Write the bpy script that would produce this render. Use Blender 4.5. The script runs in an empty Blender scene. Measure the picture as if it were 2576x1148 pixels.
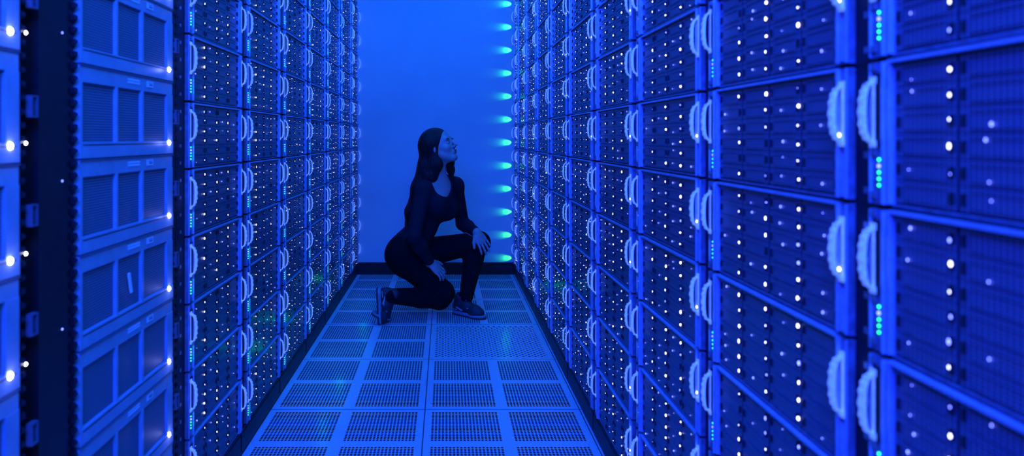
import bpy, math, random
import numpy as np
from mathutils import Vector
random.seed(7)
scene=bpy.context.scene
COL=scene.collection
scene.view_settings.view_transform='Standard'
scene.view_settings.look='None'

# ------------------------------------------------------------------ camera
CAMZ=1.06; FPX=1720.0; VPX=1121.0; VPY=345.0
cd=bpy.data.cameras.new("camera"); cam=bpy.data.objects.new("camera",cd); COL.objects.link(cam)
cam.location=(0,0,CAMZ); cam.rotation_euler=(math.radians(90),0,0)
cd.sensor_width=36; cd.lens=FPX/2576*36
cd.shift_x=(1288-VPX)/2576; cd.shift_y=-(574-VPY)/2576
cd.clip_start=0.02
cd.dof.use_dof=True; cd.dof.focus_distance=3.4; cd.dof.aperture_fstop=3.4
scene.camera=cam

# ------------------------------------------------------------------ materials
def mat(name,color,rough=0.5,metal=0.0,emit=None,estr=0.0,noise=0.0,nscale=20,bump=0.0,spec=0.5,stretch=None):
    m=bpy.data.materials.new(name); m.use_nodes=True
    nt=m.node_tree; b=nt.nodes["Principled BSDF"]
    b.inputs["Base Color"].default_value=(*color,1); b.inputs["Roughness"].default_value=rough
    b.inputs["Metallic"].default_value=metal; b.inputs["Specular IOR Level"].default_value=spec
    if emit:
        b.inputs["Emission Color"].default_value=(*emit,1); b.inputs["Emission Strength"].default_value=estr
        try: m.cycles.emission_sampling='NONE'
        except Exception: pass
    if noise>0 or bump>0:
        tc=nt.nodes.new("ShaderNodeTexCoord"); n=nt.nodes.new("ShaderNodeTexNoise"); n.inputs["Scale"].default_value=nscale
        n.inputs["Detail"].default_value=4
        if stretch:
            mp=nt.nodes.new("ShaderNodeMapping"); mp.inputs["Scale"].default_value=stretch
            nt.links.new(tc.outputs["Object"],mp.inputs["Vector"]); nt.links.new(mp.outputs["Vector"],n.inputs["Vector"])
        else: nt.links.new(tc.outputs["Object"],n.inputs["Vector"])
        if noise>0:
            r=nt.nodes.new("ShaderNodeMix"); r.data_type='RGBA'
            r.inputs[6].default_value=(*[c*(1-noise) for c in color],1); r.inputs[7].default_value=(*[min(1,c*(1+noise)) for c in color],1)
            nt.links.new(n.outputs["Fac"],r.inputs[0]); nt.links.new(r.outputs[2],b.inputs["Base Color"])
        if bump>0:
            bp=nt.nodes.new("ShaderNodeBump"); bp.inputs["Strength"].default_value=bump; bp.inputs["Distance"].default_value=0.01
            nt.links.new(n.outputs["Fac"],bp.inputs["Height"]); nt.links.new(bp.outputs["Normal"],b.inputs["Normal"])
    return m

class NG:
    def __init__(s,nt): s.nt=nt
    def m(s,op,a,b=None,c=None):
        n=s.nt.nodes.new("ShaderNodeMath"); n.operation=op
        for i,x in enumerate((a,b,c)):
            if x is None: continue
            if isinstance(x,(int,float)): n.inputs[i].default_value=x
            else: s.nt.links.new(x,n.inputs[i])
        return n.outputs[0]
def perf_mat(name,base,hole,pitch,rad,rough=0.5,src="Object",py=None):
    m=mat(name,base,rough); nt=m.node_tree; g=NG(nt)
    tc=nt.nodes.new("ShaderNodeTexCoord"); sp=nt.nodes.new("ShaderNodeSeparateXYZ"); nt.links.new(tc.outputs[src],sp.inputs[0])
    u=g.m('SUBTRACT',g.m('FRACT',g.m('DIVIDE',sp.outputs[1],py or pitch)),0.5)
    v=g.m('SUBTRACT',g.m('FRACT',g.m('DIVIDE',sp.outputs[2],pitch)),0.5)
    d=g.m('SQRT',g.m('ADD',g.m('MULTIPLY',u,u),g.m('MULTIPLY',v,v)))
    k=g.m('LESS_THAN',d,rad)
    r=nt.nodes.new("ShaderNodeMix"); r.data_type='RGBA'
    r.inputs[6].default_value=(*base,1); r.inputs[7].default_value=(*hole,1)
    nt.links.new(k,r.inputs[0]); nt.links.new(r.outputs[2],nt.nodes["Principled BSDF"].inputs["Base Color"])
    return m

M_edge=mat("chassis_edge_metal",(0.50,0.55,0.74),0.25,0.3,noise=0.35,nscale=60)
M_ear=mat("rack_ear_plastic",(0.16,0.18,0.26),0.28,0.0,noise=0.8,nscale=60)
M_dark=mat("black_steel",(0.02,0.02,0.03),0.45,0.4,noise=0.3,nscale=30)
M_black=mat("void_black",(0.006,0.006,0.01),0.7)
M_drive=perf_mat("drive_grille",(0.20,0.20,0.28),(0.02,0.02,0.035),0.0044,0.38,0.32,py=0.0075)
M_latch=mat("drive_latch",(0.16,0.16,0.24),0.25,0.2,noise=0.6,nscale=120)
M_handle=mat("clear_handle_added_glow",(0.93,0.94,1.0),0.2,0.0,emit=(0.14,0.30,1.0),estr=0.55,noise=0.4,nscale=160,bump=0.6)  # weak blue emission added so the clear plastic looks lit; no lamp inside
M_plinth=mat("plinth_steel",(0.02,0.022,0.035),0.5,0.2,noise=0.3)
M_led=mat("white_led",(0.8,0.8,1),0.4,emit=(0.48,0.50,1.0),estr=9.0)
M_ledb=mat("blue_led",(0.3,0.3,1),0.4,emit=(0.16,0.22,1.0),estr=5.0)
M_green=mat("green_led",(0.1,0.8,0.3),0.4,emit=(0.02,1.0,0.06),estr=4.5)
M_bigled=mat("locator_led",(0.9,0.9,1),0.4,emit=(0.60,0.62,1.0),estr=26.0)
M_srv=mat("server_bezel_plastic",(0.32,0.40,0.50),0.3,0.0,noise=0.25,nscale=25)
M_srvg=perf_mat("server_grille",(0.24,0.28,0.36),(0.010,0.012,0.03),0.0052,0.39,0.5)
M_label=mat("paper_label",(0.85,0.87,0.95),0.6,noise=0.05)
M_ink=mat("label_ink",(0.15,0.15,0.2),0.7)
M_nut=mat("cage_nut_steel",(0.4,0.4,0.5),0.3,0.7,noise=0.2)
M_latchring=mat("latch_ring_steel",(0.14,0.16,0.22),0.3,0.3,noise=0.2)

# ------------------------------------------------------------------ mesh builder
class MB:
    def __init__(s): s.v=[];s.f=[];s.m=[]
    def box(s,x0,x1,y0,y1,z0,z1,mi=0):
        b=len(s.v); s.v+=[(x0,y0,z0),(x1,y0,z0),(x1,y1,z0),(x0,y1,z0),(x0,y0,z1),(x1,y0,z1),(x1,y1,z1),(x0,y1,z1)]
        for q in ((0,3,2,1),(4,5,6,7),(0,1,5,4),(1,2,6,5),(2,3,7,6),(3,0,4,7)):
            s.f.append(tuple(b+i for i in q)); s.m.append(mi)
    def dome(s,c,r,mi=0,n=8,depth=0.8,el=1.0):
        b=len(s.v); rings=[(0,1.0),(0.5*depth,0.85),(0.85*depth,0.5)]
        for h,k in rings:
            for i in range(n):
                a=2*math.pi*i/n; s.v.append((c[0]-h*r,c[1]+math.cos(a)*r*k,c[2]+math.sin(a)*r*k*el))
        s.v.append((c[0]-depth*r,c[1],c[2]))
        for ri in range(2):
            for i in range(n):
                j=(i+1)%n; s.f.append((b+ri*n+i,b+ri*n+n+i,b+ri*n+n+j,b+ri*n+j)); s.m.append(mi)
        for i in range(n):
            s.f.append((b+2*n+i,b+3*n,b+2*n+(i+1)%n)); s.m.append(mi)
    def mesh(s,name,mats,smooth=False):
        me=bpy.data.meshes.new(name); me.from_pydata(s.v,[],s.f)
        for m in mats: me.materials.append(m)
        me.polygons.foreach_set("material_index",s.m)
        if smooth: me.polygons.foreach_set("use_smooth",[True]*len(s.f))
        me.update(); return me

def obj(name,me,loc=(0,0,0),rz=0.0,parent=None,label=None,cat=None,group=None,kind=None,rot=None,sc=None):
    o=bpy.data.objects.new(name,me); COL.objects.link(o)
    o.location=loc; o.rotation_euler=rot if rot else (0,0,rz)
    if sc: o.scale=sc
    if parent: o.parent=parent
    if label: o["label"]=label
    if cat: o["category"]=cat
    if group: o["group"]=group
    if kind: o["kind"]=kind
    return o

# ------------------------------------------------------------------ room
XR=0.53; XL=-0.68; YW=5.28
def wallbox(name,b,m):
    mb=MB(); mb.box(*b); return obj(name,mb.mesh(name,[m]),kind="structure")
M_wall=mat("painted_wall",(0.52,0.58,0.62),0.6,noise=0.35,nscale=1.0,bump=0.02)
M_side=mat("side_wall_paint",(0.12,0.13,0.18),0.7,noise=0.1)
wallbox("wall_back",(-1.75,1.6,YW,YW+0.12,0,2.8),M_wall)
wallbox("wall_left",(-1.87,-1.75,-1.2,YW+0.12,0,2.8),M_side)
wallbox("wall_right",(1.6,1.72,-1.2,YW+0.12,0,2.8),M_side)
wallbox("wall_front",(-1.75,1.6,-1.32,-1.2,0,2.8),M_side)
wallbox("ceiling",(-1.87,1.72,-1.32,YW+0.12,2.8,2.9),M_side)
wallbox("baseboard_back",(-0.678,0.528,YW-0.015,YW,0.0,0.092),M_black)
mb=MB(); mb.box(-1.87,1.72,-1.32,YW+0.12,-0.05,0.0)
M_floor=mat("perforated_floor_panels",(0.45,0.48,0.55),0.38)
nt=M_floor.node_tree; g=NG(nt); bs=nt.nodes["Principled BSDF"]
geo=nt.nodes.new("ShaderNodeNewGeometry"); sp=nt.nodes.new("ShaderNodeSeparateXYZ"); nt.links.new(geo.outputs["Position"],sp.inputs[0])
X,Y=sp.outputs[0],sp.outputs[1]
def cellcoord(c,o): return g.m('MULTIPLY',g.m('FRACT',g.m('DIVIDE',g.m('ADD',c,6-o),0.6)),0.6)
sx=cellcoord(X,-0.08+0.0); sy=cellcoord(Y,2.66)
def grp(s):
    t=g.m('ABSOLUTE',g.m('SUBTRACT',s,0.3))
    inn=g.m('MULTIPLY',g.m('GREATER_THAN',t,0.021),g.m('LESS_THAN',t,0.2738))
    ph=g.m('SUBTRACT',g.m('FRACT',g.m('DIVIDE',g.m('SUBTRACT',t,0.021),0.01264)),0.5)
    return inn,ph,t
ix,px_,tx=grp(sx); iy,py_,ty=grp(sy)
d=g.m('SQRT',g.m('ADD',g.m('MULTIPLY',px_,px_),g.m('MULTIPLY',py_,py_)))
holes=g.m('MULTIPLY',g.m('MULTIPLY',ix,iy),g.m('LESS_THAN',d,0.38))
tile=g.m('MULTIPLY',g.m('MULTIPLY',g.m('GREATER_THAN',X,-0.08),g.m('LESS_THAN',X,0.52)),g.m('MULTIPLY',g.m('GREATER_THAN',Y,3.26),g.m('LESS_THAN',Y,3.86)))
inner=g.m('MULTIPLY',g.m('LESS_THAN',tx,0.272),g.m('LESS_THAN',ty,0.272))
A=g.m('SUBTRACT',g.m('FRACT',g.m('ADD',g.m('DIVIDE',g.m('ADD',X,Y),0.030),40)),0.5); B=g.m('SUBTRACT',g.m('FRACT',g.m('ADD',g.m('DIVIDE',g.m('SUBTRACT',X,Y),0.030),40)),0.5)
ds=g.m('SQRT',g.m('ADD',g.m('MULTIPLY',A,A),g.m('MULTIPLY',B,B)))
slots=g.m('MULTIPLY',g.m('MULTIPLY',g.m('LESS_THAN',ds,0.30),inner),0.85)
hm=g.m('ADD',g.m('MULTIPLY',holes,g.m('SUBTRACT',1.0,tile)),g.m('MULTIPLY',slots,tile))
seam=g.m('MAXIMUM',g.m('GREATER_THAN',tx,0.2978),g.m('GREATER_THAN',ty,0.2978))
hm=g.m('MAXIMUM',hm,g.m('MULTIPLY',seam,0.85))
nz=nt.nodes.new("ShaderNodeTexNoise"); nz.inputs["Scale"].default_value=180; nz.inputs["Detail"].default_value=3
nt.links.new(geo.outputs["Position"],nz.inputs["Vector"])
nz2=nt.nodes.new("ShaderNodeTexNoise"); nz2.inputs["Scale"].default_value=3; nt.links.new(geo.outputs["Position"],nz2.inputs["Vector"])
cr=nt.nodes.new("ShaderNodeMix"); cr.data_type='RGBA'; cr.inputs[6].default_value=(0.34,0.38,0.44,1); cr.inputs[7].default_value=(0.80,0.86,0.92,1)
nt.links.new(g.m('ADD',g.m('MULTIPLY',nz.outputs["Fac"],0.6),g.m('MULTIPLY',nz2.outputs["Fac"],0.4)),cr.inputs[0])
mx=nt.nodes.new("ShaderNodeMix"); mx.data_type='RGBA'; mx.inputs[7].default_value=(0.008,0.009,0.013,1)
nt.links.new(cr.outputs[2],mx.inputs[6]); nt.links.new(hm,mx.inputs[0]); nt.links.new(mx.outputs[2],bs.inputs["Base Color"])
nt.links.new(g.m('ADD',0.28,g.m('MULTIPLY',hm,0.6)),bs.inputs["Roughness"])
nt.links.new(g.m('SUBTRACT',0.5,g.m('MULTIPLY',hm,0.5)),bs.inputs["Specular IOR Level"])
bp=nt.nodes.new("ShaderNodeBump"); bp.inputs["Strength"].default_value=0.4; bp.inputs["Distance"].default_value=0.003
nt.links.new(g.m('SUBTRACT',1.0,hm),bp.inputs["Height"]); nt.links.new(bp.outputs["Normal"],bs.inputs["Normal"])
obj("floor",mb.mesh("floor",[M_floor]),kind="structure")

# ------------------------------------------------------------------ disk chassis (local: front faces -x, +y = ear with green lights)
H=0.1745; PITCH=0.1785; Z0=0.085
mb=MB()
mb.box(0.024,0.62,-0.205,0.205,0.001,H-0.001,1)
mb.box(-0.006,0.024,-0.205,0.205,H-0.0042,H,0); mb.box(0.000,0.024,-0.205,0.205,0,0.0030,2)
mb.box(0.000,0.024,-0.205,0.205,H-0.0065,H-0.0042,1)
for y in (-0.2035,0.2035): mb.box(-0.006,0.024,y-0.0013,y+0.0013,0.003,H-0.0042,0)
for y in (-0.1025,0,0.1025): mb.box(0.003,0.024,y-0.002,y+0.002,0.003,H-0.0065,1)
mb.box(-0.004,0.006,0.208,0.238,0.001,H-0.001,2); mb.box(-0.004,0.006,-0.2275,-0.208,0.001,H-0.001,2)
mb.box(-0.009,-0.004,0.209,0.2115,0.002,H-0.002,0); mb.box(-0.009,-0.004,-0.2115,-0.209,0.002,H-0.002,0)
mb.box(-0.007,-0.004,0.236,0.238,0.002,H-0.002,0)
mb.box(-0.007,-0.004,-0.2275,-0.2255,0.002,H-0.002,0)
mb.box(-0.0065,-0.004,0.214,0.232,0.070,0.160,1); mb.box(-0.0065,-0.004,-0.2245,-0.2135,0.004,0.060,0)
for z in (0.012,0.064,0.168):
    mb.box(-0.0075,-0.004,0.226,0.234,z-0.004,z+0.004,3)
ME_frame=mb.mesh("chassis_frame",[M_edge,M_black,M_ear,M_nut])
NR=6; DZ=(H-0.0065-0.0045)/NR
DY=(0.1515,0.0505,-0.0515,-0.1525)
def drive(mb,y,z):
    mb.box(0.001,0.022,y-0.0485,y+0.0485,z+0.0005,z+DZ-0.0005,0)
    mb.box(-0.0003,0.001,y-0.032,y+0.034,z+0.0035,z+0.0050,1)
    mb.box(-0.0003,0.001,y-0.032,y+0.034,z+DZ-0.0060,z+DZ-0.0050,1)
    mb.box(-0.0015,0.001,y-0.0455,y-0.0400,z+0.008,z+DZ-0.008,2)
    mb.box(-0.0010,0.001,y+0.039,y+0.044,z+0.008,z+DZ-0.008,2)
DM=[M_drive,M_latch,M_black]
mb=MB()
for y in DY:
    for r in range(NR): drive(mb,y,0.0045+r*DZ)
ME_bank=mb.mesh("drive_bank",DM)
mb=MB(); drive(mb,0,0); ME_drive=mb.mesh("drive",DM)
LY=(0.110,0.007,-0.096)
def leds(seed,r):
    rn=random.Random(seed); mb=MB()
    for y in LY:
        for i in range(NR):
            q=rn.random()
            if q<0.12: continue
            mb.dome((-0.0005,y+rn.uniform(-.0015,.0015),0.0045+(i+0.5)*DZ+rn.uniform(-.002,.002)),r*rn.uniform(.6,1.1),0 if q<0.72 else 1,6,el=rn.uniform(1,1.5))
    for y in (0.172,0.060,-0.045,-0.160):
        for i in range(NR):
            if rn.random()<0.36: mb.dome((-0.0005,y+rn.uniform(-.006,.006),0.0045+(i+rn.uniform(.2,.8))*DZ),0.0012*rn.uniform(.7,1.3),1 if rn.random()<.6 else 0,5)
    if rn.random()<0.5: mb.dome((-0.006,-0.212,0.085),r,0,6)
    return mb.mesh("status_lights",[M_led,M_ledb])
ME_leds=[leds(i,0.0026) for i in range(14)]
mb=MB()
for i in range(4): mb.dome((-0.0045,0.222,0.024+i*0.0088),0.0021,0 if i not in(2,) else 1,6)
ME_glt=mb.mesh("link_lights",[M_green,M_ledb])
mb=MB(); mb.dome((0,0,0),0.0026,0,8); ME_led1=mb.mesh("status_light",[M_led])
mb=MB(); mb.dome((0,0,0),0.0024,0,8); ME_led2=mb.mesh("status_light",[M_ledb])
mb=MB(); mb.dome((0,0,0),0.0013,0,8); ME_led3=mb.mesh("status_light",[M_ledb])
mb=MB(); mb.dome((0,0,0),0.0018,0,8); ME_gled=mb.mesh("link_light",[M_green])
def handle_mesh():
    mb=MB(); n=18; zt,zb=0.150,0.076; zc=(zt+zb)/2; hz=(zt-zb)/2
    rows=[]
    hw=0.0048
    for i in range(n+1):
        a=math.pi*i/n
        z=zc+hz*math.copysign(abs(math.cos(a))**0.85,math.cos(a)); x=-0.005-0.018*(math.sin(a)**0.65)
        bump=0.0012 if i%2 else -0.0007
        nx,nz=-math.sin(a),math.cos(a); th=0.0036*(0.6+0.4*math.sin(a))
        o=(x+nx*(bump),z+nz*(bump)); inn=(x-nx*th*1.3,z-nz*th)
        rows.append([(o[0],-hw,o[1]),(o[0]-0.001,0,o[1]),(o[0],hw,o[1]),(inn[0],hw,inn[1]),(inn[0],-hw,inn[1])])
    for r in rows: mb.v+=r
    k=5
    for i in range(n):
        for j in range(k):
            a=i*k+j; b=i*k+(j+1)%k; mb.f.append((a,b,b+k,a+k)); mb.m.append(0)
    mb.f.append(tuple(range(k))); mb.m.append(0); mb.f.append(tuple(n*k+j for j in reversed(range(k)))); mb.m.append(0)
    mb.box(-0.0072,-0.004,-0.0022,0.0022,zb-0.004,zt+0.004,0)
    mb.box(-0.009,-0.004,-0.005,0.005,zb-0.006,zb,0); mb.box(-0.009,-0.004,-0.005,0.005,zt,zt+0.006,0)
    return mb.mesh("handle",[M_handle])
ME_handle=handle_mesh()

def in_view(Xf,y0,y1,z0,z1,m=110):
    xs=[];ys=[]
    for y in (max(y0,0.28),max(y1,0.3)):
        xs.append(VPX+Xf*FPX/y)
        for z in (z0,z1): ys.append(VPY-(z-CAMZ)*FPX/y)
    return max(xs)>-m and min(xs)<2576+m and max(ys)>-m and min(ys)<1148+m

LBL_N="dark disk storage chassis with white status lights and clear handles"
LBL_F="narrow dark disk storage chassis racked beside the end wall"
def chassis(Xf,yc,row,rz,near,group,narrow=None):
    z=Z0+row*PITCH
    root=obj("disk_chassis",ME_frame,(Xf,yc,z),rz,label=LBL_F if narrow else LBL_N,cat="server",group=group)
    if narrow: root.scale=(1,narrow,1)
    if near:
        for y in DY:
            for r in range(NR): obj("drive",ME_drive,(0,y,0.0045+r*DZ),parent=root)
        rn=random.Random(row*31+int(yc*100))
        for y in LY:
            for i in range(NR):
                q=rn.random()
                if q<0.10: continue
                s_=rn.uniform(.65,1.1)
                obj("status_light",ME_led1 if q<0.8 else ME_led2,(-0.0005,y+rn.uniform(-.0015,.0015),0.0045+(i+0.5)*DZ+rn.uniform(-.002,.002)),parent=root,sc=(s_,s_,s_*rn.uniform(1.0,1.6)))
        for y in (0.172,0.060,-0.045,-0.160):
            for i in range(NR):
                if rn.random()<0.42:
                    s_=rn.uniform(.5,1.2); obj("status_light",ME_led3,(-0.0005,y+rn.uniform(-.006,.006),0.0045+(i+rn.uniform(.2,.8))*DZ),parent=root,sc=(s_,s_,s_*1.4))
        if rn.random()<0.7: obj("status_light",ME_led1,(-0.006,-0.212,0.085),parent=root)
        for i in range(5): obj("link_light",ME_gled if i!=3 else ME_led2,(-0.0045,0.222,0.024+i*0.0078),parent=root)
    else:
        obj("drive_bank",ME_bank,parent=root)
        obj("status_lights",random.choice(ME_leds),parent=root)
        obj("link_lights",ME_glt,parent=root)
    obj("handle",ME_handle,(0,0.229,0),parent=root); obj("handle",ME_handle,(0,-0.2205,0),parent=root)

def rack_mesh(pitch):
    mb=MB(); a=0.241; b=pitch-0.2275-0.003
    mb.box(0.006,0.62,a,b,0,2.32,0)
    z=0.10
    while z<2.28:
        mb.box(0.0045,0.0065,(a+b)/2-0.004,(a+b)/2+0.004,z-0.004,z+0.004,1); z+=PITCH/4
    mb.box(0.0,0.62,-0.2275,a-0.001,2.245,2.32,0)
    return mb.mesh("server_rack",[M_dark,M_nut])
def plinth_mesh(pitch):
    mb=MB(); mb.box(0.0,0.62,-0.2275,pitch-0.2275-0.003,0.0,0.081,0)
    mb.box(-0.004,0.0,-0.22,pitch-0.235,0.012,0.070,0)
    return mb.mesh("plinth",[M_plinth])
def rack(Xf,yc,pitch,rz,me,pl,sc=1):
    r=obj("server_rack",me,(Xf,yc,0),rz,label="tall black steel rack frame with dark kick plinth",cat="server rack",group="rack frames lining the aisle")
    r.scale=(1,sc,1)
    obj("plinth",pl,parent=r)
PR=0.515; PL=0.525
RMR,RPR=rack_mesh(PR),plinth_mesh(PR); RML,RPL=rack_mesh(PL),plinth_mesh(PL)
for me in (RMR,RML):
    for v in me.vertices[:8]:
        if v.co.z<0.01: v.co.z=0.082
for k in range(-1,8):
    yc=1.122+PR*k
    if yc<0.5: continue
    rack(XR,yc,PR,0,RMR,RPR)
    for row in range(12):
        if in_view(XR,yc-0.25,yc+0.25,Z0+row*PITCH,Z0+(row+1)*PITCH):
            chassis(XR,yc,row,0,k<=2,"disk chassis stacked in the racks")
ynear=1.122+PR*8-0.2275; sc=(YW-0.006-ynear)/0.512; yc=ynear+0.2275*sc
rack(XR,yc,PR,0,RMR,RPR,sc)
for row in range(12): chassis(XR,yc,row,0,False,"disk chassis stacked in the racks",narrow=sc)
for k in range(0,6):
    yc=2.035+PL*k
    rack(XL,yc,PL,math.pi,RML,RPL)
    for row in range(12):
        if in_view(XL,yc-0.25,yc+0.25,Z0+row*PITCH,Z0+(row+1)*PITCH):
            chassis(XL,yc,row,math.pi,k<=1,"disk chassis stacked in the racks")
ys=2.035+PL*5+0.2275+0.004
sc=(YW-0.006-ys)/0.522; yc=YW-0.006-0.2275*sc
rack(XL,yc,PL,math.pi,RML,RPL,sc)
for row in range(12): chassis(XL,yc,row,math.pi,False,"disk chassis stacked in the racks",narrow=sc)

# ------------------------------------------------------------------ grille-fronted servers (nearest rack)
SP=0.178; SH=0.1755
mb=MB()
mb.box(0.012,0.62,-0.2145,0.2145,0,SH,0)
wins=((0.075,0.205),(-0.043,0.067),(-0.182,-0.053))
mb.box(-0.006,0.012,-0.2145,0.2145,0,0.030,0)
mb.box(-0.004,0.012,-0.2145,0.2145,0.143,SH-0.002,0)
mb.box(-0.007,0.012,-0.2145,0.2145,SH-0.002,SH,3)
ys_=[0.2145,0.205,0.075,0.067,-0.043,-0.053,-0.182,-0.2145]
for a,b in ((0,1),(2,3),(4,5),(6,7)): mb.box(-0.005,0.012,ys_[b],ys_[a],0.030,0.143,0)
for a,b in wins: mb.box(0.002,0.012,a-0.0001,b+0.0001,0.030,0.143,1)
mb.box(-0.0065,-0.006,-0.205,0.205,0.024,0.026,2)
ME_srv=mb.mesh("grille_server",[M_srv,M_srvg,M_dark,M_ink])
mb=MB(); mb.box(-0.001,0,-0.016,0.016,-0.0065,0.0065,0); mb.box(-0.0013,-0.001,-0.012,0.006,-0.003,0.0,1); mb.box(-0.0013,-0.001,-0.012,0.010,0.002,0.0035,1)
ME_lab=mb.mesh("label_sticker",[M_label,M_ink])
mb=MB()
rn=random.Random(3)
for r_ in range(2):
    y=0.028
    while y>-0.028:
        w=rn.uniform(0.003,0.006); mb.box(-0.0008,0,y-w,y,-0.0045+r_*0.006,-0.0005+r_*0.006,0); y-=w+0.0016
ME_mark=mb.mesh("printed_marking",[M_label])
mb=MB(); mb.dome((0,0,0),0.0060,0,12,0.6); ME_big=mb.mesh("locator_light",[M_bigled])
mb=MB(); mb.box(-0.004,0,-0.003,0.003,-0.022,0.022,0); ME_tab=mb.mesh("pull_tab",[M_label])
SZ0=1.02-5*SP
def server(yc,row):
    r=obj("grille_server",ME_srv,(XL,yc,SZ0+row*SP),math.pi,label="light blue-grey server with three mesh grille panels and corner light",cat="server",group="grille servers in the nearest rack")
    obj("label_sticker",ME_lab,(-0.0045,-0.085,0.160),parent=r,label="small white sticker")
    obj("printed_marking",ME_mark,(-0.0045,-0.005,0.160),parent=r)
    obj("locator_light",ME_big,(-0.006,-0.190,0.026),parent=r,label="bright bluish-white light")
    return r
for yc in (1.4765,0.868):
    mb=MB(); mb.box(0.004,0.62,-0.2145,0.2145,0,SZ0-0.0005,0); mb.box(0.0,0.004,-0.2,0.2,0.02,SZ0-0.02,0)
    obj("floor_cabinet",mb.mesh("floor_cabinet",[M_plinth]),(XL,yc,0),math.pi,label="dark steel cabinet under the grille servers",cat="cabinet")
    for row in range(0,9):
        z=SZ0+row*SP
        if z+SP<1.75:
            r=server(yc,row)
            if in_view(XL,yc-0.22,yc+0.22,z,z+SP,60):
                lp=bpy.data.lights.new("locator_glow",'POINT'); lp.energy=0.03; lp.color=(0.20,0.26,1.0); lp.shadow_soft_size=0.006
                lo=bpy.data.objects.new("locator_glow",lp); COL.objects.link(lo); lo.location=(XL+0.03,yc+0.190,z+0.026)
            if abs(yc-1.4765)<.01 and row==3:
                obj("pull_tab",ME_tab,(-0.006,0.02,0.085),parent=r,rot=(math.radians(-15),0,0))
def rail_mesh(y0,y1,post,latch_y):
    mb=MB()
    mb.box(0.0,0.62,post[0],post[1],0.0,2.32,0)
    z=0.10; i=0
    while z<2.2:
        for yy in (y0+0.009,y1-0.009):
            w=0.004+0.002*((i*7)%3)
            mb.box(-0.002,0.008,yy-w,yy+w,z-0.006,z+0.005,0); mb.box(-0.006,-0.002,yy-0.003,yy+0.003,z-0.003,z+0.003,2)
        z+=SP/8*1.0; i+=1
    for (a,b) in ((y0,y0+0.018),(y1-0.018,y1)): mb.box(0.006,0.03,a,b,0.0,2.32,2)
    z=SZ0-SP*2+0.09
    while z<2.2:
        if z>0.1:
            ly=latch_y
            for (a,b,c,d_) in ((-0.009,0.009,0.015,0.018),(-0.009,0.009,-0.018,-0.015),(-0.009,-0.006,-0.015,0.015),(0.006,0.009,-0.015,0.015)):
                mb.box(-0.010,0.0,ly+a,ly+b,z+c,z+d_,3)
        z+=SP
    return mb.mesh("rack_upright",[M_dark,M_nut,M_plinth,M_latchring])
def upright(yc,half,post,latch):
    me=rail_mesh(-half,half,post,latch)
    return obj("rack_upright",me,(XL,yc,0),math.pi,label="black steel rack upright with cage nuts and square latches",cat="rack post")
up1=upright(1.1725,0.087,(-0.058,0.030),0.056)
up2=upright(1.7140,0.0215,(-0.020,0.020),0.004)
mb=MB(); mb.dome((0,0,0),0.0018,0,8); ME_pl=mb.mesh("pilot_light",[M_ledb])
for z in (1.245,0.982,0.719): obj("pilot_light",ME_pl,(0,-0.040,z),parent=up1)
mb=MB(); mb.dome((0,0,0),0.0028,0,8); ME_pl2=mb.mesh("pilot_light",[M_bigled])
for i in range(0,8):
    obj("pilot_light",ME_pl2,(-0.004,0.072,SZ0+i*SP+0.03),parent=up1)

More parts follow.
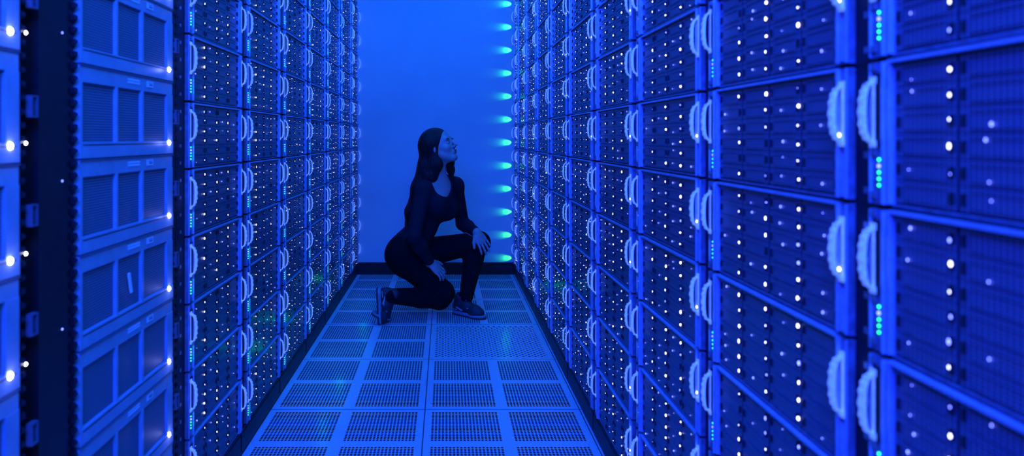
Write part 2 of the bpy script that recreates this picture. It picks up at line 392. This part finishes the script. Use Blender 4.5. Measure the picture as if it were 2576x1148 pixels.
# ------------------------------------------------------------------ PERSON via smooth distance field
class Field:
    def __init__(s,lo,hi,h):
        s.lo=np.array(lo,float); s.h=h
        s.n=np.ceil((np.array(hi)-s.lo)/h).astype(int)+1
        s.D=np.ones(tuple(s.n),np.float32)
    def _sub(s,lo,hi,mg):
        a=np.maximum(np.floor((np.array(lo)-mg-s.lo)/s.h).astype(int),0)
        b=np.minimum(np.ceil((np.array(hi)+mg-s.lo)/s.h).astype(int)+1,s.n)
        if np.any(b<=a): return None,None
        sl=tuple(slice(a[i],b[i]) for i in range(3))
        ax=[s.lo[i]+s.h*np.arange(a[i],b[i]) for i in range(3)]
        P=np.stack(np.meshgrid(*ax,indexing='ij'),-1)
        return sl,P
    def apply(s,f,lo,hi,k=0.02,op='u'):
        sl,P=s._sub(lo,hi,k+3*s.h)
        if sl is None: return
        b=f(P); a=s.D[sl]
        if op=='u':
            hh=np.clip(0.5+0.5*(b-a)/k,0,1); s.D[sl]=b*(1-hh)+a*hh-k*hh*(1-hh)
        elif op=='s':
            b=-b; hh=np.clip(0.5-0.5*(b-a)/k,0,1); s.D[sl]=b*(1-hh)+a*hh+k*hh*(1-hh)
    def cone(s,a,b,ra,rb,k=0.02,op='u'):
        a=np.array(a,float); b=np.array(b,float); ab=b-a; L2=max(ab@ab,1e-9)
        def f(P):
            t=np.clip(((P-a)@ab)/L2,0,1); return np.linalg.norm(P-(a+t[...,None]*ab),axis=-1)-(ra+(rb-ra)*t)
        r=max(ra,rb); s.apply(f,np.minimum(a,b)-r,np.maximum(a,b)+r,k,op)
    def ell(s,c,r,R=None,k=0.02,op='u'):
        c=np.array(c,float); r=np.array(r,float); R=np.eye(3) if R is None else R
        def f(P):
            q=(P-c)@R.T; k0=np.linalg.norm(q/r,axis=-1); k1=np.linalg.norm(q/(r*r),axis=-1)+1e-9
            return k0*(k0-1)/k1
        m=max(r); s.apply(f,c-m,c+m,k,op)
    def mesh(s,name,mats,base):
        D=s.D; ins=D<0
        c=[(i,j,k) for i in(0,1) for j in(0,1) for k in(0,1)]
        n=np.array(D.shape)-1
        S=lambda A,o:A[o[0]:o[0]+n[0],o[1]:o[1]+n[1],o[2]:o[2]+n[2]]
        cntc=sum(S(ins,o).astype(np.int8) for o in c); act=(cntc>0)&(cntc<8)
        ids=-np.ones(act.shape,np.int64); I=np.argwhere(act); ids[act]=np.arange(len(I))
        acc=np.zeros((len(I),3)); w=np.zeros(len(I))
        for a in c:
            for ax in range(3):
                if a[ax]==1: continue
                b=list(a); b[ax]=1
                da=D[I[:,0]+a[0],I[:,1]+a[1],I[:,2]+a[2]].astype(float); db=D[I[:,0]+b[0],I[:,1]+b[1],I[:,2]+b[2]].astype(float)
                m=(da<0)!=(db<0); t=np.where(m,da/np.where(m,da-db,1),0)
                p=np.array(a,float)[None,:].repeat(len(I),0); p[:,ax]+=t
                acc[m]+=p[m]; w[m]+=1
        V=s.lo+s.h*(I+acc/np.maximum(w,1)[:,None])-np.array(base)
        F=[]
        for ax in range(3):
            u,v=(ax+1)%3,(ax+2)%3
            A=np.take(ins,range(0,D.shape[ax]-1),ax); B=np.take(ins,range(1,D.shape[ax]),ax)
            E=np.argwhere(A!=B); E=E[(E[:,u]>0)&(E[:,v]>0)&(E[:,u]<D.shape[u]-1)&(E[:,v]<D.shape[v]-1)]
            q=[]
            for du,dv in((-1,-1),(0,-1),(0,0),(-1,0)):
                e=E.copy(); e[:,u]+=du; e[:,v]+=dv; q.append(ids[e[:,0],e[:,1],e[:,2]])
            q=np.stack(q,1); fl=~A[E[:,0],E[:,1],E[:,2]]; q[fl]=q[fl][:,::-1]; F.append(q)
        F=np.concatenate(F); F=F[(F>=0).all(1)]
        me=bpy.data.meshes.new(name); me.from_pydata(V.tolist(),[],F.tolist())
        for m_ in mats: me.materials.append(m_)
        me.polygons.foreach_set("use_smooth",[True]*len(me.polygons)); me.update()
        return me
nrm=lambda v:np.array(v,float)/np.linalg.norm(v)
BASE=(-0.08,4.0,0.0)
al,be=math.radians(24),math.radians(20)
HF=np.array([math.cos(al)*math.cos(be),-math.sin(al)*math.cos(be),math.sin(be)])
HL=np.array([math.sin(al),math.cos(al),0.0]); HU=np.cross(HF,HL)
HR=np.stack([HF,HL,HU]); HC=np.array([-0.040,4.0,1.003])
hp=lambda f,s_,u:HC+f*HF+s_*HL+u*HU
TT=nrm((0.40,0,0.91)); TF=np.array([0.79,-0.60,0.0]); TF=nrm(TF-TT*(TF@TT)); TL=np.cross(TT,TF); TR=np.stack([TF,TL,TT])
PT=nrm((0.25,0,0.97)); PF=np.array([0.88,-0.42,0]); PF=nrm(PF-PT*(PF@PT)); PLt=np.cross(PT,PF); PRm=np.stack([PF,PLt,PT])
shR=(-0.130,3.925,0.752); shL=(0.056,4.125,0.765)
elR=(-0.178,3.80,0.505); wrR=(-0.088,3.925,0.338)
elL=(0.106,4.24,0.522); wrL=(0.185,4.075,0.492)
hipR=(-0.258,3.99,0.372); knR=(-0.021,4.0,0.148); knR2=(-0.037,4.01,0.112); ankR=(-0.315,3.87,0.160)
hipL=(-0.175,4.11,0.358); knL=(0.205,4.15,0.420); ankL=(0.122,4.075,0.105)
neckB=(-0.048,4.025,0.80)
def torso(F,e=0.0,bust=True):
    F.ell((-0.062,4.03,0.700),(0.087+e,0.126+e,0.135+e),TR,0.03)
    F.ell((-0.135,4.04,0.535),(0.072+e,0.096+e,0.13+e),TR,0.05)
    F.ell((-0.212,4.05,0.400),(0.098+e,0.138+e,0.115+e),PRm,0.05)
    F.cone((-0.052,4.02,0.80),shR,0.040+e,0.044+e,0.04); F.cone((-0.048,4.03,0.80),shL,0.040+e,0.044+e,0.04)
    c=np.array((-0.055,4.03,0.664))
    for sg in(-1,1):
        F.ell(c+TF*0.060+TL*0.056*sg,(0.046+e,0.052+e,0.054+e),TR,0.06)
def armR(F,e=0,cut=0):
    F.cone(shR,elR,0.045+e,0.034+e,0.03)
    w=np.array(wrR); el=np.array(elR); F.cone(el,el+(w-el)*0.35,0.034+e,0.036+e,0.02); F.cone(el+(w-el)*0.35,w-(w-el)*cut,0.036+e,0.023+e,0.02)
def armL(F,e=0,cut=0):
    F.cone(shL,elL,0.044+e,0.033+e,0.03)
    w=np.array(wrL); el=np.array(elL); F.cone(el,el+(w-el)*0.35,0.033+e,0.034+e,0.02); F.cone(el+(w-el)*0.35,w-(w-el)*cut,0.034+e,0.023+e,0.02)
def legs(F,e=0):
    F.ell((-0.244,3.995,0.355),(0.080+e,0.080+e,0.095+e),None,0.04)
    F.ell((-0.215,4.10,0.345),(0.083+e,0.080+e,0.086+e),None,0.04)
    F.cone(hipR,knR,0.086+e,0.062+e,0.04); F.cone(knR,knR2,0.060+e,0.056+e,0.02)
    k=np.array(knR2); a=np.array(ankR); m=k+(a-k)*0.38
    F.cone(k,m,0.050+e,0.048+e,0.015); F.cone(m,a,0.048+e,0.032+e,0.015)
    F.cone(hipL,knL,0.080+e,0.054+e,0.04); F.ell(knL,(0.053+e,0.050+e,0.053+e),None,0.02)
    k=np.array(knL); a=np.array(ankL); m=k+(a-k)*0.33+np.array((-0.012,0,0))
    F.cone(k,m,0.047+e,0.048+e,0.02); F.cone(m,a,0.048+e,0.031+e,0.02)
def finger(F,b,d,N,L,r,bend):
    p=np.array(b,float); d=nrm(d); N=nrm(N)
    for i,fr in enumerate((0.44,0.31,0.25)):
        q=p+d*L*fr; F.cone(p,q,r*(1-0.08*i),r*(0.92-0.08*i),0.004); p=q
        c,s_=math.cos(bend),math.sin(bend); d2=d*c-N*s_; N=nrm(N*c+d*s_); d=nrm(d2)
def hand(F,w,kn,N,side,bend,spread=0.06):
    w=np.array(w); kn=np.array(kn); d=nrm(kn-w); N=nrm(np.array(N)-d*(np.array(N)@d)); S=np.cross(d,N)*side
    R=np.stack([d,S,N]); L=np.linalg.norm(kn-w)
    F.ell(w+d*L*0.58,(L*0.62,0.036,0.014),R,0.012)
    F.cone(w,w+d*L*0.4,0.022,0.020,0.015)
    for i,(o,Lf,r) in enumerate(((0.029,0.070,0.0080),(0.0100,0.078,0.0083),(-0.0095,0.073,0.0079),(-0.0275,0.058,0.0072))):
        b=kn+S*o-d*(0.008 if i in(0,3) else 0.002)
        F.cone(w+d*L*0.3+S*o*0.5,b,0.010,r+0.001,0.008)
        finger(F,b,d+S*spread*(1.5-i),N,Lf,r,bend)
    tb=w+d*L*0.30+S*0.026; td=nrm(d*0.75+S*0.65-N*0.15)
    F.cone(tb,tb+td*0.035,0.013,0.0105,0.01); F.cone(tb+td*0.035,tb+td*0.035+nrm(td+d*0.6)*0.030,0.0105,0.0082,0.004)

F=Field((-0.46,3.68,-0.005),(0.34,4.36,1.15),0.0036)
torso(F); armR(F); armL(F); legs(F)
F.cone(neckB,hp(-0.018,0,-0.055),0.048,0.043,0.03)
F.cone(ankL,(0.09,4.09,0.05),0.03,0.026,0.01); F.cone((0.09,4.09,0.05),(0.20,3.99,0.035),0.026,0.02,0.01)
F.cone(ankR,(-0.335,3.875,0.15),0.03,0.026,0.01); F.cone((-0.335,3.875,0.15),(-0.325,3.876,0.055),0.026,0.02,0.01)
F.ell(hp(-0.012,0,0.030),(0.092,0.073,0.083),HR,0.02)
F.ell(hp(0.028,0,-0.030),(0.058,0.056,0.078),HR,0.025)
F.cone(hp(0.020,-0.045,-0.055),hp(0.066,-0.012,-0.092),0.016,0.016,0.02)
F.cone(hp(0.020,0.045,-0.055),hp(0.066,0.012,-0.092),0.016,0.016,0.02)
F.ell(hp(0.070,0,-0.090),(0.019,0.022,0.017),HR,0.014)
F.cone(hp(0.068,-0.030,0.022),hp(0.068,0.030,0.022),0.016,0.016,0.014)
for sg in(-1,1):
    F.ell(hp(0.086,0.031*sg,-0.001),(0.019,0.017,0.012),HR,0.010,'s')
    F.ell(hp(0.056,0.036*sg,-0.028),(0.024,0.020,0.018),HR,0.018)
    F.ell(hp(0.070,0.030*sg,-0.001),(0.0135,0.0145,0.010),HR,0.004)
    F.ell(hp(-0.006,0.074*sg,-0.008),(0.017,0.007,0.028),HR,0.006)
F.cone(hp(0.084,0,0.012),hp(0.108,0,-0.026),0.0065,0.0085,0.010)
F.cone(hp(0.094,-0.011,-0.032),hp(0.094,0.011,-0.032),0.0065,0.0065,0.006)
F.cone(hp(0.086,-0.016,-0.0535),hp(0.086,0.016,-0.0535),0.0055,0.0055,0.006); F.ell(hp(0.091,0,-0.0535),(0.007,0.012,0.005),HR,0.005)
F.cone(hp(0.083,-0.014,-0.065),hp(0.083,0.014,-0.065),0.0060,0.0060,0.006); F.ell(hp(0.088,0,-0.0655),(0.007,0.012,0.006),HR,0.005)
hand(F,wrR,(-0.040,3.940,0.290),(0.45,-0.60,0.60),-1,0.42)
hand(F,wrL,(0.218,4.062,0.437),(0.45,-0.88,0.10),1,0.22,0.10)
M_skin=mat("skin",(0.36,0.32,0.30),0.5,noise=0.05,nscale=30)
person=obj("person",F.mesh("person_body",[M_skin],BASE),BASE,label="person with long dark hair kneeling on one knee, looking up",cat="person")
M_top=mat("dark_jersey",(0.014,0.013,0.022),0.85,noise=0.3,nscale=60,bump=0.15,spec=0.12)
M_trs=mat("black_trousers",(0.006,0.006,0.009),0.85,noise=0.3,nscale=40,bump=0.25,spec=0.10)
F=Field((-0.46,3.70,0.22),(0.28,4.34,0.92),0.0045)
torso(F,0.008); armR(F,0.006,0.08); armL(F,0.006,0.08)
F.ell((-0.012,3.955,0.800),(0.075,0.075,0.088),None,0.004,'s')
F.ell((-0.045,4.03,0.845),(0.058,0.062,0.06),None,0.01,'s')
obj("long_sleeve_top",F.mesh("long_sleeve_top",[M_top],BASE),parent=person,label="dark long-sleeved scoop-neck top")
F=Field((-0.46,3.78,0.0),(0.32,4.30,0.60),0.0045)
F.ell((-0.212,4.05,0.400),(0.104,0.144,0.121),PRm,0.05); legs(F,0.010)
obj("trousers",F.mesh("trousers",[M_trs],BASE),parent=person,label="black slim trousers")
M_hair=mat("dark_hair",(0.007,0.005,0.006),0.45,noise=0.5,nscale=14,bump=0.7,spec=0.35,stretch=(16,16,0.8))
F=Field((-0.30,3.80,0.45),(0.14,4.20,1.15),0.004)
F.ell(hp(-0.020,0,0.034),(0.097,0.081,0.086),HR,0.01)
F.cone(hp(-0.022,-0.052,0.02),(-0.054,3.952,0.90),0.034,0.031,0.03); F.cone(hp(-0.02,0.056,0.02),hp(0.008,0.062,-0.10),0.034,0.024,0.03)
F.cone(hp(-0.06,0,0.0),(-0.100,4.01,0.89),0.060,0.060,0.04)
F.cone((-0.100,4.01,0.89),(-0.148,4.01,0.76),0.060,0.054,0.03)
F.cone((-0.148,4.01,0.76),(-0.203,4.02,0.62),0.050,0.034,0.03)
F.cone((-0.203,4.02,0.62),(-0.230,4.03,0.54),0.034,0.012,0.03)
F.cone((-0.054,3.952,0.90),(-0.084,3.955,0.825),0.031,0.027,0.04)
F.cone((-0.084,3.955,0.825),(-0.140,3.965,0.73),0.027,0.020,0.04)
F.cone(hp(0.008,0.062,-0.10),(0.030,4.078,0.865),0.024,0.020,0.03)
F.cone((0.030,4.078,0.865),(0.038,4.065,0.822),0.020,0.010,0.03)
F.ell(hp(0.118,0,-0.020),(0.092,0.100,0.100),HR,0.010,'s')
F.cone((0.0,4.0,0.90),(-0.020,3.985,0.80),0.036,0.038,0.01,'s')
obj("hair",F.mesh("hair",[M_hair],BASE),parent=person,label="long straight dark hair")
M_eye=mat("eye_white",(0.55,0.55,0.60),0.2); M_iris=mat("iris",(0.03,0.02,0.02),0.2)
def sph(mb_,c,r,R,mi,n=10):
    b=len(mb_.v)
    for i in range(1,n):
        for j in range(2*n):
            t=math.pi*i/n; p=2*math.pi*j/(2*n)
            q=np.array((r[0]*math.sin(t)*math.cos(p),r[1]*math.sin(t)*math.sin(p),r[2]*math.cos(t)))@R+c
            mb_.v.append(tuple(q-np.array(BASE)))
    for i in range(n-2):
        for j in range(2*n):
            k=(j+1)%(2*n); mb_.f.append((b+i*2*n+j,b+(i+1)*2*n+j,b+(i+1)*2*n+k,b+i*2*n+k)); mb_.m.append(mi)
    mb_.f.append(tuple(b+j for j in range(2*n))); mb_.m.append(mi); mb_.f.append(tuple(b+(n-2)*2*n+j for j in reversed(range(2*n)))); mb_.m.append(mi)
for sg in(-1,1):
    mb=MB(); sph(mb,hp(0.0745,0.030*sg,-0.001),(0.011,0.012,0.0062),HR,0); sph(mb,hp(0.0815,0.030*sg,0.000),(0.0048,0.0055,0.0055),HR,1)
    obj("eye",mb.mesh("eye",[M_eye,M_iris],True),parent=person)
    mb=MB(); sph(mb,hp(0.0835,0.031*sg,0.0195),(0.004,0.018,0.0032),HR,0); obj("eyebrow",mb.mesh("eyebrow",[M_hair],True),parent=person)
M_lip=mat("lips",(0.20,0.09,0.09),0.4)
mb=MB(); sph(mb,hp(0.0925,0,-0.0540),(0.006,0.016,0.0042),HR,0); sph(mb,hp(0.0895,0,-0.0650),(0.006,0.015,0.0050),HR,0)
obj("lips",mb.mesh("lips",[M_lip],True),parent=person)
M_shoe=mat("black_sneaker_mesh",(0.02,0.02,0.03),0.6,noise=0.6,nscale=120,bump=0.2)
M_sole=mat("pale_rubber_sole",(0.22,0.26,0.32),0.5,noise=0.1,nscale=60)
M_out=mat("dark_outsole_rubber",(0.03,0.03,0.04),0.6,noise=0.3,nscale=60)
M_lace=mat("laces",(0.26,0.30,0.36),0.7)
def shoe(o,f1,u1,f2,u2,lo,hi):
    o=np.array(o,float); f1=nrm(f1); u1=nrm(np.array(u1,float)-f1*(np.array(u1,float)@f1)); s1=np.cross(u1,f1)
    f2=nrm(f2); u2=nrm(np.array(u2,float)-f2*(np.array(u2,float)@f2)); s2=np.cross(u2,f2)
    c1=lambda a,b,c:o+f1*a+s1*b+u1*c
    o2=c1(0.165,0,0); c2=lambda a,b,c:o2+f2*a+s2*b+u2*c
    def slab(Fi,org,f,s_,u,a0,a1,r0,r1,z0,z1,k=0.004):
        def fn(P):
            q=P-org; a=q@f; b=q@s_; c=q@u; t=np.clip((a-a0)/(a1-a0),0,1)
            d2=np.sqrt((a-(a0+t*(a1-a0)))**2+b*b)-(r0+(r1-r0)*t)
            return np.maximum(d2,np.abs(c-(z0+z1)/2)-(z1-z0)/2)
        e0=org+f*a0; e1=org+f*a1; Fi.apply(fn,np.minimum(e0,e1)-0.06,np.maximum(e0,e1)+0.06,k)
    def soles(z0,z1,z2,z3,dr):
        S=Field(lo,hi,0.003)
        slab(S,o,f1,s1,u1,0.036,0.12,0.035+dr,0.034+dr,z0,z1); slab(S,o,f1,s1,u1,0.12,0.170,0.034+dr,0.041+dr,z0,z2)
        slab(S,o2,f2,s2,u2,0.0,0.035,0.041+dr,0.037+dr,z0,z3); return S
    sole=soles(0.008,0.026,0.021,0.020,0).mesh("sole",[M_sole],BASE)
    outs=soles(0.0,0.0085,0.0085,0.0085,0.001).mesh("outsole",[M_out],BASE)
    U=Field(lo,hi,0.0035)
    U.cone(c1(0.038,0,0.045),c1(0.10,0,0.050),0.035,0.035,0.02); U.cone(c1(0.10,0,0.050),c1(0.165,0,0.036),0.036,0.033,0.02)
    U.cone(c1(0.165,0,0.036),c2(0.030,0,0.030),0.034,0.030,0.02); U.ell(c1(0.165,0,0.028),(0.04,0.04,0.024),np.stack([f1,s1,u1]),0.015)
    U.cone(c1(0.040,0,0.070),c1(0.050,0,0.100),0.034,0.036,0.015); U.cone(c1(0.085,0,0.075),c1(0.080,0,0.112),0.020,0.018,0.015)
    U.ell(c1(0.062,0,0.120),(0.030,0.026,0.022),np.stack([f1,s1,u1]),0.006,'s')
    so=obj("shoe",U.mesh("shoe",[M_shoe],BASE),parent=person,label="black running sneaker with pale rubber sole")
    obj("sole",sole,parent=so); obj("outsole",outs,parent=so)
    Lc=Field(lo,hi,0.003)
    for i in range(5):
        a=0.090+i*0.016; z=0.094-i*0.0085
        Lc.cone(c1(a,-0.020,z-0.012),c1(a+0.006,0.0,z-0.001),0.0035,0.0035,0.003); Lc.cone(c1(a+0.006,0,z-0.001),c1(a,0.020,z-0.012),0.0035,0.0035,0.003)
    Lc.cone(c1(0.095,0,0.094),c1(0.11,0.024,0.098),0.003,0.003,0.002); Lc.cone(c1(0.095,0,0.094),c1(0.112,-0.024,0.096),0.003,0.003,0.002)
    obj("shoelaces",Lc.mesh("shoelaces",[M_lace],BASE),parent=so)
    T=Field(lo,hi,0.003)
    for sg in(-1,1):
        T.cone(c1(0.045,0.0335*sg,0.050),c1(0.085,0.0345*sg,0.038),0.004,0.007,0.004); T.cone(c1(0.085,0.0345*sg,0.038),c1(0.135,0.033*sg,0.056),0.007,0.003,0.004)
        T.cone(c1(0.02,0.028*sg,0.034),c1(0.05,0.034*sg,0.036),0.004,0.004,0.004)
    obj("side_stripe",T.mesh("side_stripe",[M_lace],BASE),parent=so)
shoe((0.050,4.118,0.0),(0.76,-0.65,0),(0,0,1),(0.76,-0.65,0.05),(0,0,1),(-0.03,3.88,-0.005),(0.30,4.20,0.15))
shoe((-0.392,3.872,0.208),(0.05,0.0,-1),(1,0,0.05),(0.88,0,-0.38),(0.38,0,0.88),(-0.44,3.78,-0.004),(-0.20,3.96,0.26))

# ------------------------------------------------------------------ lights
def area(name,loc,target,size,power,color,sy=None):
    l=bpy.data.lights.new(name,'AREA'); l.energy=power; l.color=color; l.shape='RECTANGLE'; l.size=size; l.size_y=sy or size
    o=bpy.data.objects.new(name,l); COL.objects.link(o); o.location=loc
    o.rotation_euler=(Vector(target)-Vector(loc)).to_track_quat('-Z','Y').to_euler(); return o
area("aisle_ceiling_lamp",(-0.08,2.9,2.72),(-0.08,2.9,0),0.8,60,(0.002,0.145,1.0),3.4)
area("end_wall_lamp",(-0.0,3.6,2.6),(0.1,5.28,1.6),0.8,12,(0.002,0.16,1.0),0.3)
area("added_fill_racks",(-0.35,-0.5,2.2),(0.6,1.6,0.9),0.8,150,(0.012,0.036,1.0),0.8)  # unseen fill light added behind the camera to brighten the right racks
area("added_fill_servers",(0.35,0.1,2.1),(-0.7,1.6,0.8),0.6,40,(0.006,0.16,1.0),0.6)  # added fill without a fixture, lifts the left grille servers
for n in range(12):
    l=bpy.data.lights.new("link_glow",'SPOT'); l.energy=1.7; l.color=(0.03,1.0,0.0); l.spot_size=math.radians(50); l.spot_blend=1.0; l.shadow_soft_size=0.003
    o=bpy.data.objects.new("link_glow",l); COL.objects.link(o); o.location=(XR-0.004,YW-0.022,Z0+n*PITCH+0.04)
    o.rotation_euler=Vector((-1,0.48,0)).to_track_quat('-Z','Y').to_euler()
for (x,y) in ((-0.52,3.35),(-0.52,4.3),(0.36,4.1),(-0.52,2.9)):
    l=bpy.data.lights.new("floor_link_glow",'POINT'); l.energy=0.08; l.color=(0.0,1.0,0.15); l.shadow_soft_size=0.01
    o=bpy.data.objects.new("floor_link_glow",l); COL.objects.link(o); o.location=(x,y,0.17)
w=bpy.data.worlds.new("world"); scene.world=w; w.use_nodes=True
w.node_tree.nodes["Background"].inputs[0].default_value=(0.01,0.05,0.5,1); w.node_tree.nodes["Background"].inputs[1].default_value=0.1
